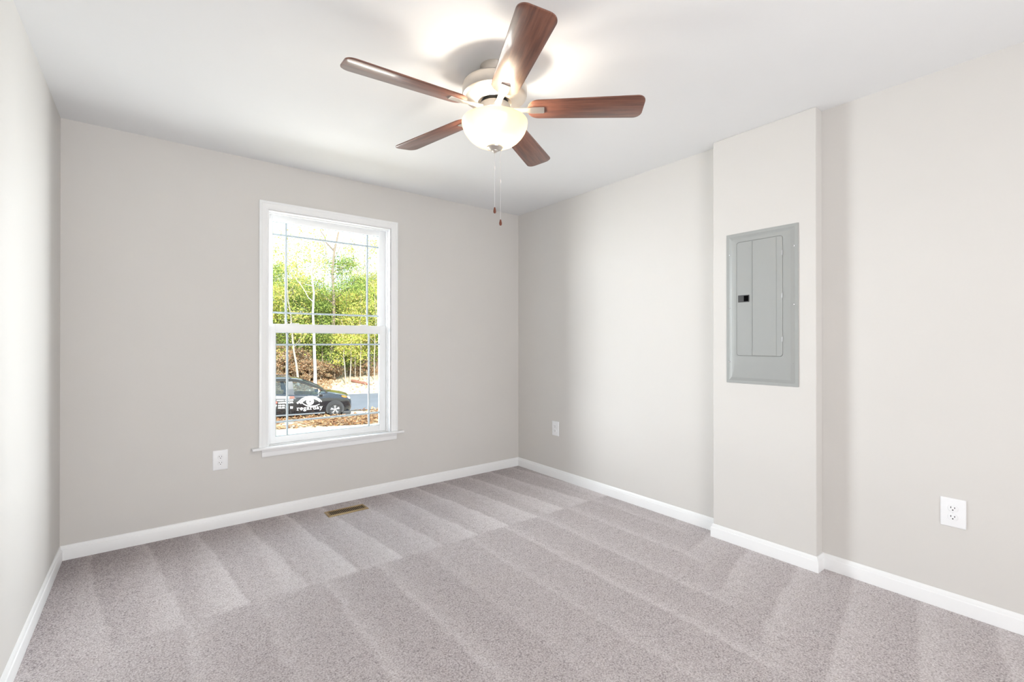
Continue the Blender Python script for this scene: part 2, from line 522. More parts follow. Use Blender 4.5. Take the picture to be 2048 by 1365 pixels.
# ------------------------------------------------------------------ electrical panel
pan = empty('electrical_panel', (XC, 1.2215, 0.960), 'grey steel breaker panel with hinged door set in the boxed-out chase', 'electrical panel')
PY, PZ = 1.2215, 0.960
def L(loop, d):
    return [(-d, y - PY, z - PZ) for y, z in loop]
op = rrect(1.0985, 1.3535, 1.1225, 1.7925, 0.016, 6)
def out(ins, r=0.003):
    return rrect(1.024 + ins, 1.4195 - ins, 0.960 + ins, 1.848 - ins, r, 6)
B().loops([L(out(0), 0), L(out(0), 0.0025), L(out(0.0008), 0.0035), L(out(0.017), 0.0035), L(out(0.034), 0.0115), L(out(0.036), 0.012), L(op, 0.012), L(op, 0.002)], cap_end=True).build('cover', M['steel_paint'], pan, smooth=20)
dr = rrect(1.100, 1.352, 1.124, 1.791, 0.0145, 6)
def dri(i): return rrect(1.100 + i, 1.352 - i, 1.124 + i, 1.791 - i, 0.0145 - i, 6)
dd = B().loops([L(dr, 0.003), L(dr, 0.0125), L(dri(0.0015), 0.0138)])
# the pressed leaf between crease and hinge strip stands a touch proud
dd.loops([L(rrect(1.1315, 1.262, 1.127, 1.788, 0.002, 6), 0.0136), L(rrect(1.1322, 1.2612, 1.128, 1.787, 0.002, 6), 0.0153)])
dd.loops([L(rrect(1.2615, 1.2670, 1.127, 1.788, 0.001, 6), 0.0136), L(rrect(1.2625, 1.2640, 1.128, 1.787, 0.0007, 6), 0.0172)])
door = dd.build('door', M['steel_paint'], pan, smooth=20)
lt = B().box((-0.0165, 1.279 - PY, 1.437 - PZ), (-0.0135, 1.343 - PY, 1.478 - PZ), 0.001).build('latch', M['latch_grey'], door)
lt['label'] = 'black slide latch'
B().box((-0.0175, 1.283 - PY, 1.441 - PZ), (-0.0162, 1.309 - PY, 1.474 - PZ), 0.0006).build('finger_recess', M['recess'], door)
B().lathe([(0.0055, -0.0139), (0.0055, -0.0146), (0.0045, -0.0146), (0.0045, -0.0139)], 20, (0, 1.322 - PY, 1.513 - PZ), 'X').build('lock_knockout', M['steel_paint'], door)
for z in (1.696, 1.460, 1.219):
    B().tube([(-0.0145, 1.1005 - PY, z - 0.013 - PZ), (-0.0145, 1.1005 - PY, z + 0.013 - PZ)], 0.0030, 10).box((-0.0150, 1.101 - PY, z - 0.012 - PZ), (-0.0132, 1.1065 - PY, z + 0.012 - PZ)).build('hinge', M['hinge'], door, smooth=40)
for y, z in ((1.396, 1.726), (1.0485, 1.726), (1.397, 1.406), (1.050, 1.408), (1.3985, 1.0855), (1.0525, 1.086)):
    s0 = B().lathe([(0.0, -0.0072), (0.004, -0.0066), (0.0066, -0.0046), (0.0072, -0.0033)], 16, (0, y - PY, z - PZ), 'X')
    sc = s0.build('screw', M['screw'], pan, smooth=40)
    B().box((-0.0075, y - PY - 0.0045, z - PZ - 0.0008), (-0.0066, y - PY + 0.0045, z - PZ + 0.0008)).build('screw_slot', M['slot'], sc)

# ------------------------------------------------------------------ floor register
VX, VY = 1.104, 3.339
vent = empty('floor_register', (VX, VY, 0.0), 'brass slotted floor register in the carpet below the window', 'floor vent')
hw, hd = 0.1405, 0.058
vf = B().loops([[(x, y, z) for x, y in rrect(-hw + i, hw - i, -hd + i, hd - i, 0.003, 3)] for i, z in ((0, 0.0), (0, 0.003), (0.007, 0.0075), (0.0165, 0.008), (0.0175, 0.001))], cap_end=False)
vf.build('frame', M['brass'], vent, smooth=30)
B().box((-hw + 0.016, -hd + 0.016, 0.0005), (hw - 0.016, hd - 0.016, 0.0012)).build('duct', M['brass_dark'], vent)
sl = B()
nsl = 21
for i in range(nsl):
    x = -hw + 0.0175 + (2 * hw - 0.035) * (i + 0.5) / nsl
    sl.box((x - 0.0016, -hd + 0.0165, 0.0052), (x + 0.0016, hd - 0.0165, 0.0068))
sl.build('louvers', M['brass'], vent)

# ------------------------------------------------------------------ ceiling fan
FX, FY, ZB = 1.2202, 1.6956, 2.2473
fan = empty('ceiling_fan', (FX, FY, H), 'five-blade cherry wood and nickel ceiling fan with lit alabaster bowl', 'ceiling fan')
def zl(z): return z - H
B().lathe([(0.0, 0), (0.066, 0), (0.066, -0.006), (0.0625, -0.014), (0.0615, zl(2.362)), (0.0, zl(2.362))], 48).build('canopy', M['nickel'], fan, smooth=30)
B().lathe([(0.0, zl(2.366)), (0.118, zl(2.366)), (0.138, zl(2.361)), (0.1435, zl(2.354)), (0.1455, zl(2.345)), (0.1455, zl(2.314)), (0.1425, zl(2.306)), (0.135, zl(2.301)), (0.1285, zl(2.300)),
           (0.104, zl(2.290)), (0.080, zl(2.2805)), (0.0765, zl(2.2785)), (0.0760, zl(2.288)), (0.0, zl(2.288))], 64).build('motor_housing', M['nickel'], fan, smooth=25)
B().lathe([(0.0, zl(2.268)), (0.068, zl(2.268)), (0.0705, zl(2.265)), (0.0705, zl(2.2365)), (0.068, zl(2.2335)), (0.0, zl(2.2335))], 48).build('rotor_hub', M['nickel'], fan, smooth=30)
B().lathe([(0.0, zl(2.2875)), (0.060, zl(2.2875)), (0.060, zl(2.2682)), (0.0, zl(2.2682))], 40).lathe([(0.0, zl(2.2333)), (0.057, zl(2.2333)), (0.057, zl(2.2225)), (0.0, zl(2.2225))], 40).build('gap_shade', M['black'], fan, smooth=30)  # black cores put the shade of the hub gaps into colour
B().lathe([(0.0, zl(2.222)), (0.058, zl(2.222)), (0.058, zl(2.214)), (0.0635, zl(2.211)), (0.0635, zl(2.196)), (0.046, zl(2.190)), (0.0, zl(2.190))], 48).build('light_fitter', M['nickel'], fan, smooth=30)
B().lathe([(0.0, zl(2.190)), (0.006, zl(2.190)), (0.006, zl(2.079)), (0.0, zl(2.079))], 12).build('threaded_rod', M['nickel'], fan)
outer = [(0.1475, 2.1945), (0.1482, 2.188), (0.1455, 2.172), (0.138, 2.152), (0.1265, 2.134), (0.111, 2.117), (0.092, 2.1025), (0.068, 2.091), (0.040, 2.0845), (0.009, 2.0825)]
inner = [(r - 0.0035 if r > 0.05 else r, z + 0.0035) for r, z in outer]
inner[0] = (0.144, 2.1945); inner[-1] = (0.009, 2.086)
B().lathe([(r, zl(z)) for r, z in inner[::-1] + outer] + [(0.009, zl(2.086))], 64).build('bowl_shade', M['bowl'], fan, smooth=40)
B().lathe([(0.0, zl(2.0825)), (0.033, zl(2.0822)), (0.0365, zl(2.0795)), (0.035, zl(2.0755)), (0.024, zl(2.0685)), (0.0155, zl(2.0655)), (0.014, zl(2.0625)), (0.009, zl(2.0600)), (0.006, zl(2.0560)), (0.0, zl(2.0550))], 36).build('finial', M['nickel'], fan, smooth=35)
for a in (R(40), R(220)):
    sx, sy = 0.062 * math.cos(a), 0.062 * math.sin(a)
    B().tube([(sx * 0.45, sy * 0.45, zl(2.192)), (sx * 0.62, sy * 0.62, zl(2.182)), (sx * 0.8, sy * 0.8, zl(2.176))], 0.013, 14).build('lamp_socket', M['plate'], fan, smooth=40)
    b = lamp('bulb', 'POINT', (sx * 1.25, sy * 1.25, zl(2.166)), 3.1, (1.0, 0.92, 0.80), shadow_soft_size=0.022)
    b.parent = fan

A0 = -1.9792
TILT = -0.1968
def blade_shape(rim):
    """half outline (r, w) of the blade seen from above"""
    pts = []
    hw_t, hw_r, rt, cr, rr = 0.0704, 0.0585, 0.66, 0.036, 0.148
    def corner(cx, cy, rad, a0, a1, n=8):
        return [(cx + rad * math.cos(a0 + (a1 - a0) * i / n), cy + rad * math.sin(a0 + (a1 - a0) * i / n)) for i in range(n + 1)]
    pts += corner(rt - cr, hw_t - cr, cr, 0, PI / 2)
    pts += corner(rr + 0.05, hw_r - 0.05, 0.05, PI / 2, PI)
    pts += corner(rr + 0.05, -hw_r + 0.05, 0.05, PI, 1.5 * PI)
    pts += corner(rt - cr, -hw_t + cr, cr, -PI / 2, 0)
    if rim:
        cx = sum(p[0] for p in pts) / len(pts)
        pts = [(p[0] - rim * (1 if p[0] > cx else -1), p[1] - rim * (1 if p[1] > 0 else -1)) for p in pts]
    return pts
for k in range(5):
    a = A0 + 2 * PI * k / 5
    d = Vector((math.cos(a), math.sin(a), -0.0057 * math.cos(a) + 0.0008 * math.sin(a)))
    n = Vector((-math.sin(a), math.cos(a), 0))
    u = (n * math.cos(TILT) + Vector((0, 0, math.sin(TILT))))
    w = d.cross(u).normalized()
    mt = Matrix((d, u, w)).transposed().to_4x4()
    mt.translation = Vector((0, 0, ZB - H))
    bl = B().loops([[(x, y, -0.0028) for x, y in blade_shape(0.0012)], [(x, y, -0.0018) for x, y in blade_shape(0)],
                    [(x, y, 0.0026) for x, y in blade_shape(0)], [(x, y, 0.0032) for x, y in blade_shape(0.0008)]], cap_start=True).build('blade', M['wood'], fan, smooth=40)
    bl.matrix_local = mt
    ir = B()
    # arm out of the hub, then the flat pad screwed under the blade
    wm = mt.inverted()
    st = []
    for r_, wd, th, zz in ((0.062, 0.0175, 0.010, 0.0), (0.100, 0.0130, 0.009, 0.0), (0.135, 0.0140, 0.007, -0.003), (0.158, 0.0180, 0.006, -0.0054), (0.172, 0.0205, 0.0052, -0.0054), (0.218, 0.0200, 0.0052, -0.0054), (0.2225, 0.0180, 0.0042, -0.0050)):
        f = min(1, max(0, (r_ - 0.062) / 0.09))
        tl = TILT * f
        uu = n * math.cos(tl) + Vector((0, 0, math.sin(tl)))
        ww = Vector((d.x, d.y, 0)).cross(uu).normalized()
        c = d * r_ + ww * zz
        st.append([c + uu * wd + ww * th / 2 * 0.4, c + uu * wd * 0.8 + ww * th / 2, c - uu * wd * 0.8 + ww * th / 2, c - uu * wd + ww * th / 2 * 0.4,
                   c - uu * wd - ww * th / 2 * 0.4, c - uu * wd * 0.8 - ww * th / 2, c + uu * wd * 0.8 - ww * th / 2, c + uu * wd - ww * th / 2 * 0.4])
    ir.loops(st, cap_start=True).xf(Matrix.Translation((0, 0, ZB - H)))
    ir.build('blade_iron', M['nickel'], fan, smooth=35)

def chain(px, py, z0, zc, z1):
    b = B()
    nb = int((z0 - z1) / 0.0052)
    for i in range(nb):
        z = z0 - (z0 - z1) * (i + 0.5) / nb
        b.lathe([(0.0, -0.0017), (0.0014, -0.001), (0.0016, 0), (0.0014, 0.001), (0.0, 0.0017)], 6, (px, py, zl(z)))
    b.tube([(px, py, zl(z0)), (px, py, zl(z1))], 0.0006, 5)
    ch = b.build('pull_chain', M['chain'], fan)
    B().lathe([(0.0, 0.009), (0.0022, 0.0075), (0.0032, 0.0), (0.0022, -0.0075), (0.0, -0.009)], 10, (px, py, zl(zc))).build('connector', M['chain'], ch, smooth=50)
    fb = B().lathe([(0.0, 0.0), (0.0030, -0.001), (0.0042, -0.006), (0.0062, -0.015), (0.0066, -0.020), (0.0050, -0.026), (0.0, -0.0285)], 16, (px, py, zl(z1))).build('fob', M['fob'], ch, smooth=50)
    fb['label'] = 'reddish wooden teardrop fob'
chain(0.0, 0.0, 2.055, 1.986, 1.8105)
rx, ry = math.cos(R(37.874)) * 0.0262, -math.sin(R(37.874)) * 0.0262
chain(rx, ry, 2.0815, 1.9265, 1.7555)

# ------------------------------------------------------------------ outdoors
AX = R(16.5)                                   # direction the window looks from where one stands
EV = Vector((math.sin(AX), math.cos(AX)))
PV = Vector((math.cos(AX), -math.sin(AX)))
def yard(l, g):
    """a point l metres to the right and g metres out along the view from the window"""
    q = EV * g + PV * l
    return q.x, q.y
def ground_z(g, l=0.0):
    ks = [(4, -0.75), (9, -1.35), (14, -1.72), (18, -1.93), (21.4, -2.0), (23, -2.04), (30.5, -2.06), (33, -1.86), (37, -1.5), (46, -1.2), (80, -1.0)]
    for (a, za), (b, zb) in zip(ks, ks[1:]):
        if g <= b:
            f = max(0, (g - a) / (b - a))
            return za + (zb - za) * f
    return ks[-1][1]

def ground_mat():
    t = NT('straw and leaf litter ground')
    v = t.pos()
    f = t.noise(v, 3.0, 6, 0.7)
    g = t.noise(v, 16, 4, 0.7)
    c1 = t.ramp(f, [(0.3, (0.52, 0.42, 0.28)), (0.5, (0.72, 0.64, 0.48)), (0.7, (0.84, 0.79, 0.66))])
    c = t.mix(t.math('MULTIPLY', g, 0.6), c1, (0.30, 0.19, 0.10))
    t.p(Base_Color=c, Roughness=0.95, Normal=t.bump(g, 0.6, 0.05))
    return t.m
def road_mat():
    t = NT('weathered asphalt')
    v = t.pos()
    f = t.noise(v, 0.6, 4)
    g = t.noise(v, 60, 2)
    c = t.mix(f, (0.075, 0.08, 0.092), (0.17, 0.175, 0.19))
    t.p(Base_Color=t.mix(t.math('MULTIPLY', g, 0.4), c, (0.22, 0.22, 0.23)), Roughness=0.85)
    return t.m
def litter_mat(name, cols):
    t = NT(name)
    r = t.n('NewGeometry').outputs['Random Per Island']
    n = len(cols)
    c = t.ramp(r, [(i / (n - 1), q) for i, q in enumerate(cols)])
    df = t.n('BsdfDiffuse', {'Color': c})
    tr = t.n('BsdfTranslucent', {'Color': c})
    b = t.n('MixShader', {0: 0.35, 1: df.outputs[0], 2: tr.outputs[0]})
    t.t.links.new(b.outputs[0], t.out.inputs['Surface'])
    return t.m
M['ground'] = ground_mat()
M['road'] = road_mat()
M['pine_straw'] = litter_mat('fallen pine straw', [(0.20, 0.10, 0.055), (0.36, 0.18, 0.09), (0.50, 0.30, 0.15), (0.62, 0.45, 0.26), (0.16, 0.11, 0.10)])
M['leaf_litter'] = litter_mat('fallen oak leaves', [(0.30, 0.15, 0.08), (0.52, 0.32, 0.17), (0.72, 0.54, 0.34), (0.80, 0.66, 0.46), (0.42, 0.22, 0.12)])
M['evergreen'] = litter_mat('evergreen leaves', [(0.06, 0.10, 0.025), (0.17, 0.26, 0.06), (0.33, 0.42, 0.10), (0.45, 0.50, 0.14), (0.10, 0.15, 0.05)])
M['yellow_green'] = litter_mat('yellowing leaves', [(0.26, 0.34, 0.06), (0.44, 0.50, 0.10), (0.60, 0.58, 0.16), (0.55, 0.40, 0.12), (0.34, 0.38, 0.10)])
M['brown_leaf'] = litter_mat('dry brown leaves', [(0.30, 0.15, 0.08), (0.50, 0.29, 0.15), (0.60, 0.44, 0.28), (0.16, 0.10, 0.07), (0.40, 0.34, 0.20), (0.62, 0.50, 0.40)])
def bark(name, a, b):
    t = NT(name)
    v = t.n('Mapping', {'Vector': t.obj(), 'Scale': (7, 7, 2.2)}).outputs[0]
    f = t.noise(v, 2.5, 5, 0.7)
    t.p(Base_Color=t.mix(f, a, b), Roughness=0.9, Normal=t.bump(f, 0.5, 0.03))
    return t.m
M['bark_pale'] = bark('pale bark', (0.62, 0.55, 0.48), (0.86, 0.82, 0.76))
M['bark_brown'] = bark('brown bark', (0.12, 0.09, 0.06), (0.34, 0.27, 0.20))
M['bark_red'] = bark('reddish pine bark', (0.34, 0.19, 0.13), (0.64, 0.46, 0.36))
M['bark_sap'] = bark('sapling bark', (0.24, 0.20, 0.15), (0.50, 0.43, 0.35))
M['bark_log'] = bark('wet red bark', (0.16, 0.06, 0.045), (0.36, 0.17, 0.12))
M['bark_tan'] = bark('tan bark', (0.42, 0.32, 0.22), (0.68, 0.56, 0.42))

# ground, road
gl = [4, 6, 8, 10, 12, 14, 16, 18, 20, 21.4, 23, 25, 27, 29, 30.5, 31.5, 33, 35, 37, 40, 46, 60, 80]
ls = [-40 + 2.5 * i for i in range(33)]
b = B()
rnd = random.Random(4)
vs = []
for g in gl:
    for l in ls:
        x, y = yard(l, g)
        vs.append((x, y, ground_z(g) + (rnd.uniform(-.05, .05) if g < 16 or g > 31 else -0.02 if 23 < g < 30 else 0)))
n = len(ls)
b.add(vs, [(j * n + i, j * n + i + 1, (j + 1) * n + i + 1, (j + 1) * n + i) for j in range(len(gl) - 1) for i in range(n - 1)])
struct(b.build('ground', M['ground'], smooth=60))
b = B()
rl = []
for i in range(33):
    l = -40 + 2.5 * i
    g0 = 23.0 + 0.12 * math.sin(l * .7); g1 = 30.4 + 0.15 * math.sin(l * .5 + 1)
    rl.append([(*yard(l, g), ground_z(g) + 0.03) for g in (g0, 25.5, 28, g1)])
b.loops(rl, close=False, cap_end=False)
tag(b.build('road', M['road'], smooth=60), kind='structure')
def quads(centres, size, rs, flat=0.0, aspect=1.0):
    """many leaf-sized quads with random tilt"""
    C = np.asarray(centres); n = len(C)
    a = rs.normal(size=(n, 3)); a[:, 2] *= (1 - flat)
    a /= np.linalg.norm(a, axis=1)[:, None]
    c = rs.normal(size=(n, 3)); c[:, 2] *= (1 - flat)
    bb = np.cross(a, c); 
    if flat: 
        bb = np.cross(np.tile([0, 0, 1.0], (n, 1)) + rs.normal(scale=.3, size=(n, 3)), a)
    bb /= np.linalg.norm(bb, axis=1)[:, None] + 1e-9
    s = size * rs.uniform(0.55, 1.3, size=(n, 1))
    a = a * s * aspect; bb = bb * s * 0.62
    V = np.stack([C - a, C + bb * 0.9 - a * .1, C + a, C - bb * 0.9 - a * .1], 1).reshape(-1, 3)
    me = bpy.data.meshes.new('leaves')
    me.vertices.add(n * 4); me.vertices.foreach_set('co', V.astype(np.float32).ravel())
    me.loops.add(n * 4); me.loops.foreach_set('vertex_index', np.arange(n * 4, dtype=np.int32))
    me.polygons.add(n); me.polygons.foreach_set('loop_start', np.arange(0, n * 4, 4, dtype=np.int32))
    me.polygons.foreach_set('loop_total', np.full(n, 4, dtype=np.int32))
    me.update(); me.validate()
    return me

def scatter(name, mat, g0, g1, l0, l1, n, size, seed, aspect, cond=None):
    rs = np.random.RandomState(seed)
    P = []
    while len(P) < n:
        g, l = rs.uniform(g0, g1), rs.uniform(l0, l1)
        if cond and not cond(g, l, rs): continue
        P.append((*yard(l, g), ground_z(g) + 0.02 + abs(rs.normal()) * 0.05))
    me = quads(P, size, rs, flat=0.75, aspect=aspect)
    me.name = name
    return link(name, me, mat)
clump = lambda g, l, rs: (math.sin(l * 1.9 + g) + math.sin(l * .8 - g * 1.3 + 1)) * .5 + 0.35 * rs.normal() > abs(g - 20.6) * .5 - .7
tag(scatter('pine_straw', M['pine_straw'], 18.6, 23.2, -8, 5, 16000, 0.062, 3, 1.8, clump), 'brown pine straw strewn along the verge under the parked car', 'pine straw', kind='stuff')
tag(scatter('leaf_litter', M['leaf_litter'], 30.6, 46, -9, 9, 24000, 0.085, 5, 1.2, lambda g, l, rs: rs.uniform() < (1.0 if l < 0.1 else 0.12)), 'tan and brown fallen leaves covering the bank beyond the road', 'leaf litter', kind='stuff')

# fallen log on the bank
x0, y0 = yard(1.45, 35.2); x1, y1 = yard(2.55, 33.6)
z0, z1 = ground_z(35.2) + 0.10, ground_z(33.6) + 0.07
pts = [(x0 + (x1 - x0) * i / 6, y0 + (y1 - y0) * i / 6, z0 + (z1 - z0) * i / 6 + .02 * math.sin(i * 2)) for i in range(7)]
lg = B().tube(pts, [0.10, 0.105, 0.10, 0.095, 0.10, 0.09, 0.075], 10).tube([pts[2], (pts[2][0] + .1, pts[2][1] - .1, pts[2][2] + .28)], [.03, .015], 6).build('fallen_log', M['bark_log'], smooth=40)
tag(lg, 'reddish brown fallen log lying on the sunny bank', 'log')

# ---- trees
def branch_path(p, d, length, rs, n=6, wig=0.18, lift=0.05):
    pts = [Vector(p)]
    d = Vector(d).normalized()
    for i in range(n):
        d = (d + Vector(rs.normal(size=3)) * wig + Vector((0, 0, lift))).normalized()
        pts.append(pts[-1] + d * length / n)
    return pts
def tree(name, label, l, g, h, r0, mat, leaf_mat, n_leaf, crown, seed, group=None, nb=12, lean=(0, 0), leaf=0.075, fork=False, first=0.3, bl=0.26, cat='tree'):
    """crown = (bottom, top) as fractions of the height that carry leaves"""
    rs = np.random.RandomState(seed)
    x, y = yard(l, g)
    zg = ground_z(g) - 0.1
    o = empty(name, (x, y, zg), label, cat, 0, group)
    trunk = [Vector((0, 0, 0))]
    seg = 9
    for i in range(seg):
        f = (i + 1) / seg
        trunk.append(Vector((lean[0] * f + rs.normal() * .012 * h * f, lean[1] * f + rs.normal() * .012 * h * f, h * f)))
    rad = [r0 * (1.15 if i == 0 else 1) * (1 - 0.82 * i / seg) for i in range(seg + 1)]
    B().tube(trunk, rad, 8).build('trunk', mat, o, smooth=60)
    bb = B()
    tips = []
    for k in range(nb):
        f = first + (0.97 - first) * (k + rs.uniform()) / nb
        i = min(seg - 1, int(f * seg)); p = trunk[i].lerp(trunk[i + 1], f * seg - i)
        a = rs.uniform(0, 2 * PI)
        le = h * bl * (1.15 - 0.75 * f) * rs.uniform(.7, 1.3)
        path = branch_path(p, (math.cos(a), math.sin(a), 0.35 + 0.5 * f), le, rs, 5)
        rr = max(0.008, rad[i] * 0.42)
        bb.tube(path, [rr * (1 - .8 * j / 5) for j in range(6)], 5, cap=False)
        tips += path[2:]
        for m in range(3):
            q = path[2 + m]
            sub = branch_path(q, Vector(rs.normal(size=3)) + Vector((0, 0, .3)), le * .45, rs, 3, .25)
            bb.tube(sub, [rr * .35, rr * .25, rr * .16, rr * .08], 4, cap=False)
            tips += sub[1:]
    if fork:
        i = 6; p = trunk[i]
        path = [p, p + Vector((-.25, 0, .28)), p + Vector((-.62, 0, .62)), p + Vector((-.68, 0, 1.0)), p + Vector((-.95, 0, 1.35)), p + Vector((-1.15, 0, 1.75))]
        bb.tube(path, [.06, .055, .05, .045, .035, .02], 6)
    bb.build('branches', mat, o, smooth=60)
    if n_leaf:
        T_ = np.array([q[:] for q in tips if crown[0] * h <= q.z <= crown[1] * h] or [trunk[-1][:]])
        idx = rs.randint(0, len(T_), n_leaf)
        P = T_[idx] + rs.normal(scale=(0.055 * h if h < 8 else 0.42), size=(n_leaf, 3)) * np.array([1, 1, .55])
        P = P[P[:, 2] > 0.12]
        me = quads(P, leaf, rs)
        link('foliage', me, leaf_mat, o)
    return o
# the few that stand out
tree('pale_trunk_tree', 'slender white-barked tree rising just behind the parked car', -0.028 * 33, 33, 11.5, 0.105, M['bark_pale'], M['yellow_green'], 700, (.55, 1), 11, nb=9, first=.5, lean=(-0.25, 0))
tree('forked_tree', 'tall mottled tree with a forked leafless top, right of the white trunk', 0.0, 37.5, 14.5, 0.17, M['bark_brown'], M['evergreen'], 2600, (.25, .68), 12, nb=10, fork=True, lean=(.55, 0), first=.35)
tree('pine_tree', 'tall reddish pine trunk at the right edge of the window', 0.0925 * 40, 40, 17, 0.17, M['bark_red'], M['evergreen'], 300, (.7, 1), 13, nb=9, first=.5)
tree('leaning_tree', 'tan leaning trunk seen above the car roof, left of the white trunk', -0.0575 * 34, 34, 7.5, 0.085, M['bark_sap'], M['yellow_green'], 900, (.4, 1), 14, lean=(-.75, 0), nb=9)
tree('thin_pale_tree', 'thin pale trunk behind the left window bar, over the car roof', -0.079 * 34.5, 34.5, 9, 0.07, M['bark_sap'], M['yellow_green'], 500, (.5, 1), 15, nb=8, first=.45)
g_ = 'pale saplings on the sunny bank right of the white trunk'
for i, (q, g, h, ln) in enumerate(((.030, 34.2, 4.6, -.3), (.037, 35.0, 5.4, .25), (.0575, 36, 6.5, 0.0), (.047, 37, 5.5, .1), (.0845, 35.5, 7.5, .12))):
    tree('sapling', 'thin pale sapling on the sunny bank right of the white trunk', q * g, g, h, 0.045, M['bark_sap'], M['yellow_green'], 1100, (.3, 1), 30 + i, g_, nb=8, lean=(ln, 0), first=.3)
# understory and the wood behind
ev = 'evergreens of the wood edge beyond the road'
spots = [(-.125, 36, 6.0), (-.095, 38, 6.8), (-.068, 37, 5.6), (-.040, 39, 5.4), (-.015, 37.5, 5.6), (.012, 39.5, 6.2), (.035, 38.5, 5.4), (.058, 40, 6.0), (.078, 38.5, 5.6), (.108, 40, 6.4), (.135, 38, 6),
         (-.11, 44, 7.4), (-.078, 45, 7.8), (-.05, 44, 6.4), (-.022, 46, 6.4), (.004, 45, 7.0), (.03, 47, 7.2), (.056, 46, 7.0), (.082, 45, 7.4), (.112, 46, 7.2), (-.145, 44, 7)]
for i, (q, g, h) in enumerate(spots):
    if abs(q) > .02: h *= 1.22
    tree('evergreen_tree', 'dense green understory tree of the wood edge beyond the road', q * g, g, h, 0.08, M['bark_brown'], M['evergreen'] if i % 3 else M['yellow_green'], 9500, (.0, 1), 50 + i, ev, nb=18, first=.12, bl=.34, leaf=0.062)
bw = 'bare tall trees deep in the wood'
for i, (q, g, h) in enumerate(((-.09, 48, 15), (-.06, 50, 16), (-.035, 47, 14), (-.012, 52, 16), (.022, 50, 15), (.044, 49, 14), (.07, 52, 17), (.1, 48, 15), (-.12, 50, 15), (.125, 51, 15))):
    tree('bare_tree', 'tall nearly leafless tree standing deep in the wood', q * g, g, h, 0.12, M['bark_sap'], M['yellow_green'], 1000, (.3, .85), 90 + i, bw, nb=14, first=.3, leaf=.09)
# the rest of the wood, running on to both sides
rs = np.random.RandomState(77)
P = []
while len(P) < 42000:
    g, q = rs.uniform(46, 58), rs.uniform(-.75, .75)
    top = 6.0 + 1.6 * math.sin(q * 23) + 1.1 * math.sin(q * 61 + 1) + (g - 46) * .12
    h = top * rs.uniform(0, 1) ** .8
    if h > top * .72 and rs.uniform() < .55: continue
    P.append((*yard(q * g, g), ground_z(g) + h))
tag(link('distant_woods', quads(P, 0.15, rs), M['evergreen']), 'mass of green woodland filling the background behind the separate trees', 'woods', kind='stuff')
# brown thicket at the foot of the wood
th = 'dry brown thickets at the foot of the wood'
for i, (q, g, h) in enumerate(((-.12, 36, 2.2), (-.1, 35, 2.4), (-.085, 36.2, 2.6), (-.066, 35.6, 2.4), (-.052, 36.4, 2.2), (-.038, 35.4, 1.7), (-.018, 36, 1.5), (.008, 36.4, 1.2), (.05, 38, 1.2), (.07, 38, 1.4), (-.01, 43, 3), (.03, 43, 3), (.06, 43, 3), (-.05, 42, 3.5), (-.08, 42, 3.5), (.09, 43, 3))):
    tree('dry_thicket', 'dry brown thicket at the foot of the wood behind the car', q * g, g, h, 0.03, M['bark_tan'], M['brown_leaf'], 4600, (.0, 1), 130 + i, th, nb=14, first=.05, bl=.6, leaf=0.055, cat='shrub')

# ------------------------------------------------------------------ the parked car
M['car_black'] = plain('black car paint', (0.010, 0.012, 0.017), 0.16, var=0.05, coat=1.0)
M['cladding'] = plain('dark grey cladding', (0.035, 0.037, 0.04), 0.55, var=0.08)
M['sill_grey'] = plain('satin grey sill trim', (0.15, 0.165, 0.18), 0.35, var=0.05)
M['tyre'] = plain('tyre rubber', (0.025, 0.025, 0.026), 0.85, var=0.1)
M['alloy'] = plain('silver alloy', (0.72, 0.72, 0.74), 0.28, metal=0.7, var=0.03)
M['decal'] = plain('white vinyl lettering', (0.86, 0.86, 0.86), 0.5, var=0.01)
M['decal_red'] = plain('red vinyl lettering', (0.70, 0.10, 0.07), 0.5, var=0.02)
M['seat'] = plain('dark seat fabric', (0.03, 0.032, 0.036), 0.9, var=0.1)
M['amber'] = plain('amber lamp lens', (0.85, 0.20, 0.03), 0.2, var=0.05)
M['lens'] = plain('clear headlamp lens', (0.55, 0.57, 0.62), 0.12, var=0.03)
CW = 1.76
car = empty('parked_car', (6.2662, 20.4736, -1.999), 'black hatchback with a white eye logo and lettering on its doors, parked beside the road', 'car', R(-9.874))
def side_bm():
    """lower body as a loft of cross-sections along its length"""
    st = [  # s, z_bottom, z_top, half-width loss, shoulder
        (-3.86, .42, .80, .22), (-3.80, .26, .98, .12), (-3.55, .22, 1.10, .05), (-3.0, .20, 1.10, .015), (-2.29, .20, 1.075, 0), (-1.6, .20, 1.02, 0), (-.75, .20, .975, 0), (-.50, .20, 1.03, 0),
        (-.25, .20, 1.055, .0), (.04, .20, 1.005, .01), (.28, .17, .962, .03), (.46, .15, .90, .07), (.58, .15, .86, .13), (.67, .19, .76, .21), (.712, .30, .66, .30), (.715, .42, .58, .33)]
    loops = []
    for s, zb, zt, ins in st:
        hh = zt - zb
        y0, y1 = ins, CW - ins
        k = min(.06, hh * .15)
        sh = 0.17 if s > -.3 else 0.05
        sh = min(sh, (y1 - y0) * .2)
        hood = 0.05 if s > -.1 else 0.0
        loops.append([(s, y0 + .06, zb), (s, y0, zb + k), (s, y0, zt - 0.10), (s, y0 + .02, zt - .04), (s, y0 + sh, zt), (s, CW / 2, zt + hood), (s, y1 - sh, zt), (s, y1 - .02, zt - .04), (s, y1, zt - 0.10), (s, y1, zb + k), (s, y1 - .06, zb)])
    return B().loops(loops, cap_start=True)
body = side_bm().build('body', M['car_black'], car, smooth=50)
TH = 0.17        # the glasshouse leans in by this much at the roof
def lean_y(z): return 0.03 + TH * max(0, min(1, (z - 1.0) / 0.65))
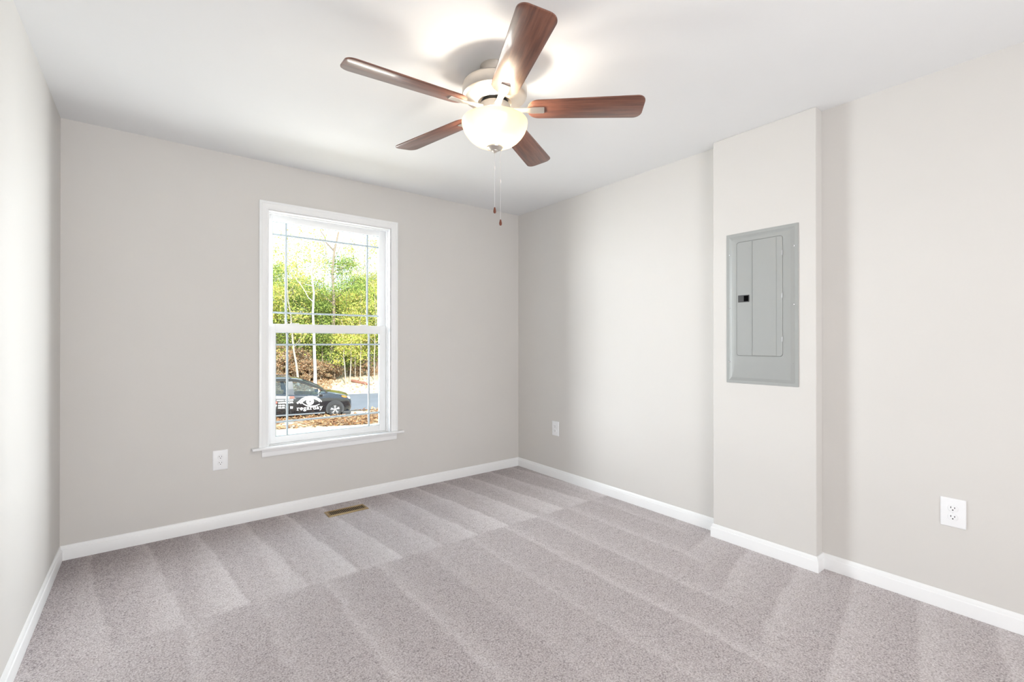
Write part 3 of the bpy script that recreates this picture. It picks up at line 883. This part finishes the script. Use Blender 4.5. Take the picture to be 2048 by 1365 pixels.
top = [(-0.301, 1.085), (-0.572, 1.285), (-0.809, 1.400), (-1.044, 1.497), (-1.262, 1.585), (-1.507, 1.660), (-1.809, 1.697), (-2.29, 1.715), (-2.75, 1.685), (-3.2, 1.60), (-3.5, 1.46), (-3.66, 1.30), (-3.76, 1.08)]
# roof skin from the screen header back to the tail
rf = B()
lp = []
for s, z in top[4:10]:
    y = lean_y(z)
    lp.append([(s, y, z - .05), (s, y + .03, z - .008), (s, y + .15, z + .02), (s, CW / 2, z + .035), (s, CW - y - .15, z + .02), (s, CW - y - .03, z - .008), (s, CW - y, z - .05), (s, CW - y - .05, z - .055), (s, CW / 2, z - .01), (s, y + .05, z - .055)])
rf.loops(lp, cap_start=True)
rf.build('roof', M['car_black'], car, smooth=60)
def bar(name, pts, wd, side):
    b = B()
    ls_ = []
    for (s, z), w_ in zip(pts, wd):
        y = lean_y(z)
        q = [(s - w_, y, z), (s + w_, y, z), (s + w_, y + .05, z), (s - w_, y + .05, z)]
        ls_.append([(a, (CW - yy) if side else yy, c) for a, yy, c in q])
    b.loops(ls_, cap_start=True)
    return b.build(name, M['car_black'], car)
for side in (0, 1):
    # windscreen pillar and roof rail follow the roof line
    b = B(); ls_ = []
    for i, (s, z) in enumerate(top[:10]):
        y = lean_y(z)
        dn = 0.085 if 2 <= i else 0.05
        q = [(s, y, z - dn - .05), (s, y, z - .01), (s, y + .06, z + .004), (s, y + .06, z - dn)]
        ls_.append([(a, (CW - yy) if side else yy, c) for a, yy, c in q])
    b.loops(ls_, cap_start=True)
    b.build('roof_rail', M['car_black'], car, smooth=50)
    bar('door_pillar', [(-1.72, 0.98), (-1.745, 1.25), (-1.765, 1.56)], [.135, .12, .11], side)
    bar('tail_pillar', [(-3.55, 1.02), (-3.42, 1.25), (-3.15, 1.50)], [.22, .22, .20], side)
    # glass between belt line and roof
    poly = [(-0.62, 0.97), (-0.70, 1.16), (-1.044, 1.36), (-1.262, 1.44), (-1.507, 1.50), (-1.809, 1.53), (-2.29, 1.545), (-2.75, 1.52), (-3.25, 1.42), (-3.45, 1.04)]
    vs = [(s, (CW - lean_y(z) - .02) if side else lean_y(z) + .02, z) for s, z in poly]
    B().add(vs, [tuple(range(len(vs)))]).build('side_glass', M['car_glass'], car)
    if not side:
        br = [(-1.812, 1.742), (-2.29, 1.76), (-2.75, 1.735), (-3.05, 1.67)]
        B().tube([(-1.70, 0.24, 1.70)] + [(s, 0.23, z) for s, z in br], 0.018, 8).build('luggage_rail', M['cladding'], car, smooth=50)
    else:
        B().tube([(s, CW - .23, z) for s, z in ((-1.7, 1.70), (-1.812, 1.742), (-2.29, 1.76), (-2.75, 1.735), (-3.05, 1.67))], 0.018, 8).build('luggage_rail', M['cladding'], car, smooth=50)
ws = [(-0.34, .16, 1.06), (-0.34, CW - .16, 1.06), (-1.24, CW - .28, 1.585), (-1.24, .28, 1.585)]
B().add(ws, [(0, 1, 2, 3)]).build('windscreen', M['car_glass'], car)
tg = [(-3.72, .16, 1.09), (-3.72, CW - .16, 1.09), (-3.2, CW - .28, 1.6), (-3.2, .28, 1.6)]
B().add(tg, [(0, 1, 2, 3)]).build('rear_glass', M['car_glass'], car)
for y in (0.28, 1.02):
    for s in (-1.55, -2.55):
        b = B().box((s - .22, y, .75), (s + .30, y + .48, .95), .05)
        b.loops([[(s - .30 - .24 * f, y + .03 + .02 * f, .85 + .62 * f), (s - .16 - .24 * f, y + .03 + .02 * f, .85 + .62 * f), (s - .16 - .24 * f, y + .45 - .02 * f, .85 + .62 * f), (s - .30 - .24 * f, y + .45 - .02 * f, .85 + .62 * f)] for f in (0, .5, 1)], cap_start=True)
        b.box((s - .52, y + .12, 1.20), (s - .40, y + .36, 1.42), .03)
        b.build('seat', M['seat'], car)
# wheels
def wheel(s, near):
    yy = 0.0 if near else CW
    sg = -1 if near else 1
    w = B().lathe([(0.195, 0.012), (0.215, 0.02), (0.262, 0.022), (0.288, 0.008), (0.3, -0.02), (0.3, -0.17), (0.28, -0.2), (0.19, -0.2), (0.19, -0.03), (0.195, 0.012)], 40, (0, 0, 0), 'Y')
    w.v = [(x + s, yy + sg * y, z + .3) for x, y, z in w.v]
    wo = w.build('wheel', M['tyre'], car, smooth=40)
    r_ = B().lathe([(0.194, 0.0), (0.20, 0.006), (0.194, 0.01), (0.182, 0.002), (0.180, -0.06), (0.0, -0.07)], 40, (0, 0, 0), 'Y')
    r_.v = [(x + s, yy + sg * y, z + .3) for x, y, z in r_.v]
    r_.build('rim', M['cladding'], wo, smooth=40)
    sp = B()
    for k in range(5):
        a = 2 * PI * k / 5 + .35
        for da in (-.13, .13):
            d0 = Vector((math.cos(a + da * .4), 0, math.sin(a + da * .4))); d1 = Vector((math.cos(a + da * 1.2), 0, math.sin(a + da * 1.2)))
            sp.tube([d0 * .025, d1 * .195], [.012, .010], 6)
    sp.lathe([(0.0, .016), (.035, .014), (.042, .0), (.0, -.01)], 20, (0, 0, 0), 'Y')
    sp.v = [(x + s, yy + sg * (0.002 + abs(y) * .6), z + .3) for x, y, z in sp.v]
    sp.build('spokes', M['alloy'], wo, smooth=50)
for s in (0.0, -2.70):
    for near in (True, False):
        wheel(s, near)
        # wheel opening with its dark arch
        yy, sg = (0.0, -1) if near else (CW, 1)
        ar = B().lathe([(0.0, .003), (.335, .003), (.345, .006), (.365, .006), (.372, 0.0), (0.0, 0.0)], 40, (0, 0, 0), 'Y')
        ar.v = [(x + s, yy + sg * y, max(z + .32, .16)) for x, y, z in ar.v]
        ar.build('wheel_arch', M['cladding'], car, smooth=30)
B().box((-2.3, -.012, .165), (-.40, .05, .215), .006).build('sill_trim', M['sill_grey'], car)
B().box((.30, .03, .05), (.66, CW - .03, .20), .03).build('front_apron', M['cladding'], car)
# mirror, handles, lamps
mr = B().box((-.66, -.17, .90), (-.51, .0, 1.06), .035).box((-.60, -.05, .92), (-.55, .06, .98)).build('wing_mirror', M['car_black'], car, smooth=50)
B().box((-.672, -.155, .92), (-.659, -.02, 1.04), .004).build('mirror_glass', M['lens'], mr)
B().box((-.66, CW, .90), (-.51, CW + .17, 1.06), .035).box((-.60, CW - .06, .92), (-.55, CW + .05, .98)).build('wing_mirror', M['car_black'], car, smooth=50)
for s in (-1.515, -2.56):
    B().tube([(s, -.012, .868), (s + .03, -.035, .87), (s + .14, -.035, .868), (s + .165, -.012, .866)], [.014, .017, .017, .014], 8).build('door_handle', M['car_black'], car, smooth=50)
for s in (-.60, -1.735):
    B().tube([(s, -.001, .24), (s - .01, -.001, .6), (s, -.001, .97)], .004, 4).build('door_seam', M['cladding'], car)
lm = B().add([(.27, .020, .895), (.40, .045, .875), (.50, .085, .82), (.47, .075, .785), (.36, .035, .80), (.27, .018, .85)], [tuple(range(6))])
lm.v += [(x, y - .012, z) for x, y, z in lm.v]
lm.f += [tuple(range(6, 12))[::-1]] + [(i, (i + 1) % 6, 6 + (i + 1) % 6, 6 + i) for i in range(6)]
lm.build('side_lamp', M['amber'], car)
hl = B().add([(.50, .10, .845), (.60, .16, .80), (.655, .22, .73), (.60, .155, .71), (.52, .10, .77)], [tuple(range(5))])
hl.v += [(x + .01, y - .02, z) for x, y, z in hl.v]
hl.f += [tuple(range(5, 10))[::-1]] + [(i, (i + 1) % 5, 5 + (i + 1) % 5, 5 + i) for i in range(5)]
hl.build('headlamp', M['lens'], car)

# lettering and the eye emblem on the near doors (flat against the side, y = 0)
def ribbon(b, pts, wd, y=-0.004):
    """flat strip of varying width through (x, z) points"""
    wd = wd if isinstance(wd, (list, tuple)) else [wd] * len(pts)
    a, c = [], []
    for i, (x, z) in enumerate(pts):
        p, q = pts[max(0, i - 1)], pts[min(len(pts) - 1, i + 1)]
        t = Vector((q[0] - p[0], q[1] - p[1])).normalized()
        a.append((x - t.y * wd[i] / 2, y, z + t.x * wd[i] / 2)); c.append((x + t.y * wd[i] / 2, y, z - t.x * wd[i] / 2))
    n = len(pts)
    back = [(x, 0.0, z) for x, _, z in a + c]
    fs = []
    for i in range(n - 1):
        fs.append((i, i + 1, n + i + 1, n + i))
        fs.append((i, 2 * n + i, 2 * n + i + 1, i + 1))
        fs.append((n + i, n + i + 1, 3 * n + i + 1, 3 * n + i))
    return b.add(a + c + back, fs)
def arc3(p0, p1, p2, n=20):
    """circle through three points"""
    (ax, ay), (bx, by), (cx, cy) = p0, p1, p2
    d = 2 * (ax * (by - cy) + bx * (cy - ay) + cx * (ay - by))
    ux = ((ax * ax + ay * ay) * (by - cy) + (bx * bx + by * by) * (cy - ay) + (cx * cx + cy * cy) * (ay - by)) / d
    uy = ((ax * ax + ay * ay) * (cx - bx) + (bx * bx + by * by) * (ax - cx) + (cx * cx + cy * cy) * (bx - ax)) / d
    r = math.hypot(ax - ux, ay - uy)
    a0 = math.atan2(ay - uy, ax - ux); a1 = math.atan2(cy - uy, cx - ux); am = math.atan2(by - uy, bx - ux)
    def norm(q): return (q - a0) % (2 * PI)
    sw = norm(a1)
    if norm(am) > sw: sw -= 2 * PI
    return [(ux + r * math.cos(a0 + sw * i / n), uy + r * math.sin(a0 + sw * i / n)) for i in range(n + 1)]
e = B()
ribbon(e, arc3((-1.443, .689), (-.966, .915), (-.539, .668)), .042)
ribbon(e, arc3((-1.367, .643), (-.985, .845), (-.618, .673)), [.075 - .04 * i / 20 for i in range(21)])
ribbon(e, arc3((-1.30, .668), (-.995, .505), (-.626, .573)), [.02 + .03 * math.sin(PI * i / 20) for i in range(21)])
ribbon(e, [(-1.49, .655), (-1.40, .72)], .07)
circ = [(-.992 + .092 * math.cos(2 * PI * i / 40), .705 + .092 * math.sin(2 * PI * i / 40)) for i in range(41)]
ribbon(e, circ, .116)
em = e.build('eye_emblem', M['decal'], car, recalc=True)
em['label'] = 'white eye emblem on the front door'

def letters(word, x0, z0, xh, adv, wd):
    """slab-serif lowercase drawn with strokes; unit box 0..1 wide, x-height 1"""
    def bowl(cx, cy, rx, ry, a0, a1, n=14):
        return [(cx + rx * math.cos(R(a0 + (a1 - a0) * i / n)), cy + ry * math.sin(R(a0 + (a1 - a0) * i / n))) for i in range(n + 1)]
    G = {
        'r': [[(.28, .95), (.28, 0)], [(.05, .93), (.30, .93)], [(.05, .06), (.60, .06)], [(.30, .62), (.45, .85), (.62, .93), (.80, .90), (.90, .76)]],
        'e': [bowl(.5, .5, .40, .46, 0, 320), [(.10, .5), (.90, .5)]],
        'g': [bowl(.46, .56, .30, .34, 0, 360), [(.66, .86), (.80, .95), (.95, .93)], [(.26, .30), (.20, .12), (.40, .04), (.72, .02), (.90, -.12), (.84, -.34), (.50, -.44), (.16, -.36), (.10, -.18), (.26, -.02)]],
        'a': [[(.14, .80), (.30, .93), (.52, .95), (.68, .86), (.70, .70), (.70, .14), (.78, .05), (.98, .05)], [(.70, .56), (.40, .54), (.16, .42), (.12, .22), (.24, .07), (.42, .05), (.60, .14), (.70, .28)]],
        'd': [bowl(.45, .48, .33, .44, 0, 360), [(.78, 1.45), (.78, .06)], [(.56, 1.42), (.80, 1.42)], [(.76, .06), (1.0, .06)]],
        'y': [[(.22, .92), (.54, .10)], [(.84, .92), (.46, -.20), (.30, -.40), (.10, -.40)], [(.02, .93), (.42, .93)], [(.62, .93), (1.0, .93)]],
    }
    b = B()
    for i, ch in enumerate(word):
        for st in G[ch]:
            ribbon(b, [(x0 + i * adv + x * adv * .94, z0 + z * xh) for x, z in st], wd)
    return b
letters('regarday', -1.505, 0.365, 0.105, 0.1255, 0.021).build('lettering', M['decal'], car)

def text(body, x, z, size, mat, bold=0.0, width=None, name='lettering'):
    cu = bpy.data.curves.new(name, 'FONT')
    cu.body = body
    cu.size = size
    cu.offset = bold
    cu.extrude = 0.0015
    cu.materials.append(mat)
    tmp = bpy.data.objects.new(name, cu)
    COL.objects.link(tmp)
    me = bpy.data.meshes.new_from_object(tmp.evaluated_get(bpy.context.evaluated_depsgraph_get()))
    bpy.data.objects.remove(tmp)
    if width:
        k = width / max(q.co.x for q in me.vertices)
        for q in me.vertices: q.co.x *= k
    o = bpy.data.objects.new(name, me)
    COL.objects.link(o)
    o.parent = car
    o.location = (x, -0.0035, z)
    o.rotation_euler = (PI / 2, 0, 0)
    return o
bn = B()
ribbon(bn, [(-2.45, .945), (-1.78, .915)], .085)
bn.build('banner', M['decal'], car)
bn = B()
ribbon(bn, [(-1.78, .915), (-1.60, .907)], [.085, .07])
bn.build('banner', M['decal_red'], car)
text('COMMERCIAL', -2.19, .680, .095, M['decal'], .003, .56)
text('540.424.', -2.20, .575, .085, M['decal'], .002, .27)
text('703.401.', -2.20, .480, .085, M['decal'], .002, .27)
text('f', -2.31, .49, .22, M['decal'], .004)
ds = B().lathe([(0, -.004), (.045, -.004), (.045, 0)], 20, (-2.27, 0, .735), 'Y')
ds.build('dot', M['decal_red'], car)
sq = B()
ribbon(sq, [(-1.745, .50), (-1.648, .495)], .09)
sq.build('square_icon', M['decal'], car)
# a dashed line of small print above, too small to read
sm = B()
rx_ = random.Random(8)
x = -2.30
while x < -1.62:
    w_ = rx_.uniform(.016, .034)
    ribbon(sm, [(x, .822 - .03 * (x + 2.3)), (x + w_, .822 - .03 * (x + w_ + 2.3))], .042)
    x += w_ + (.007 if rx_.random() < .85 else .035)
sm.build('small_print', M['decal'], car)
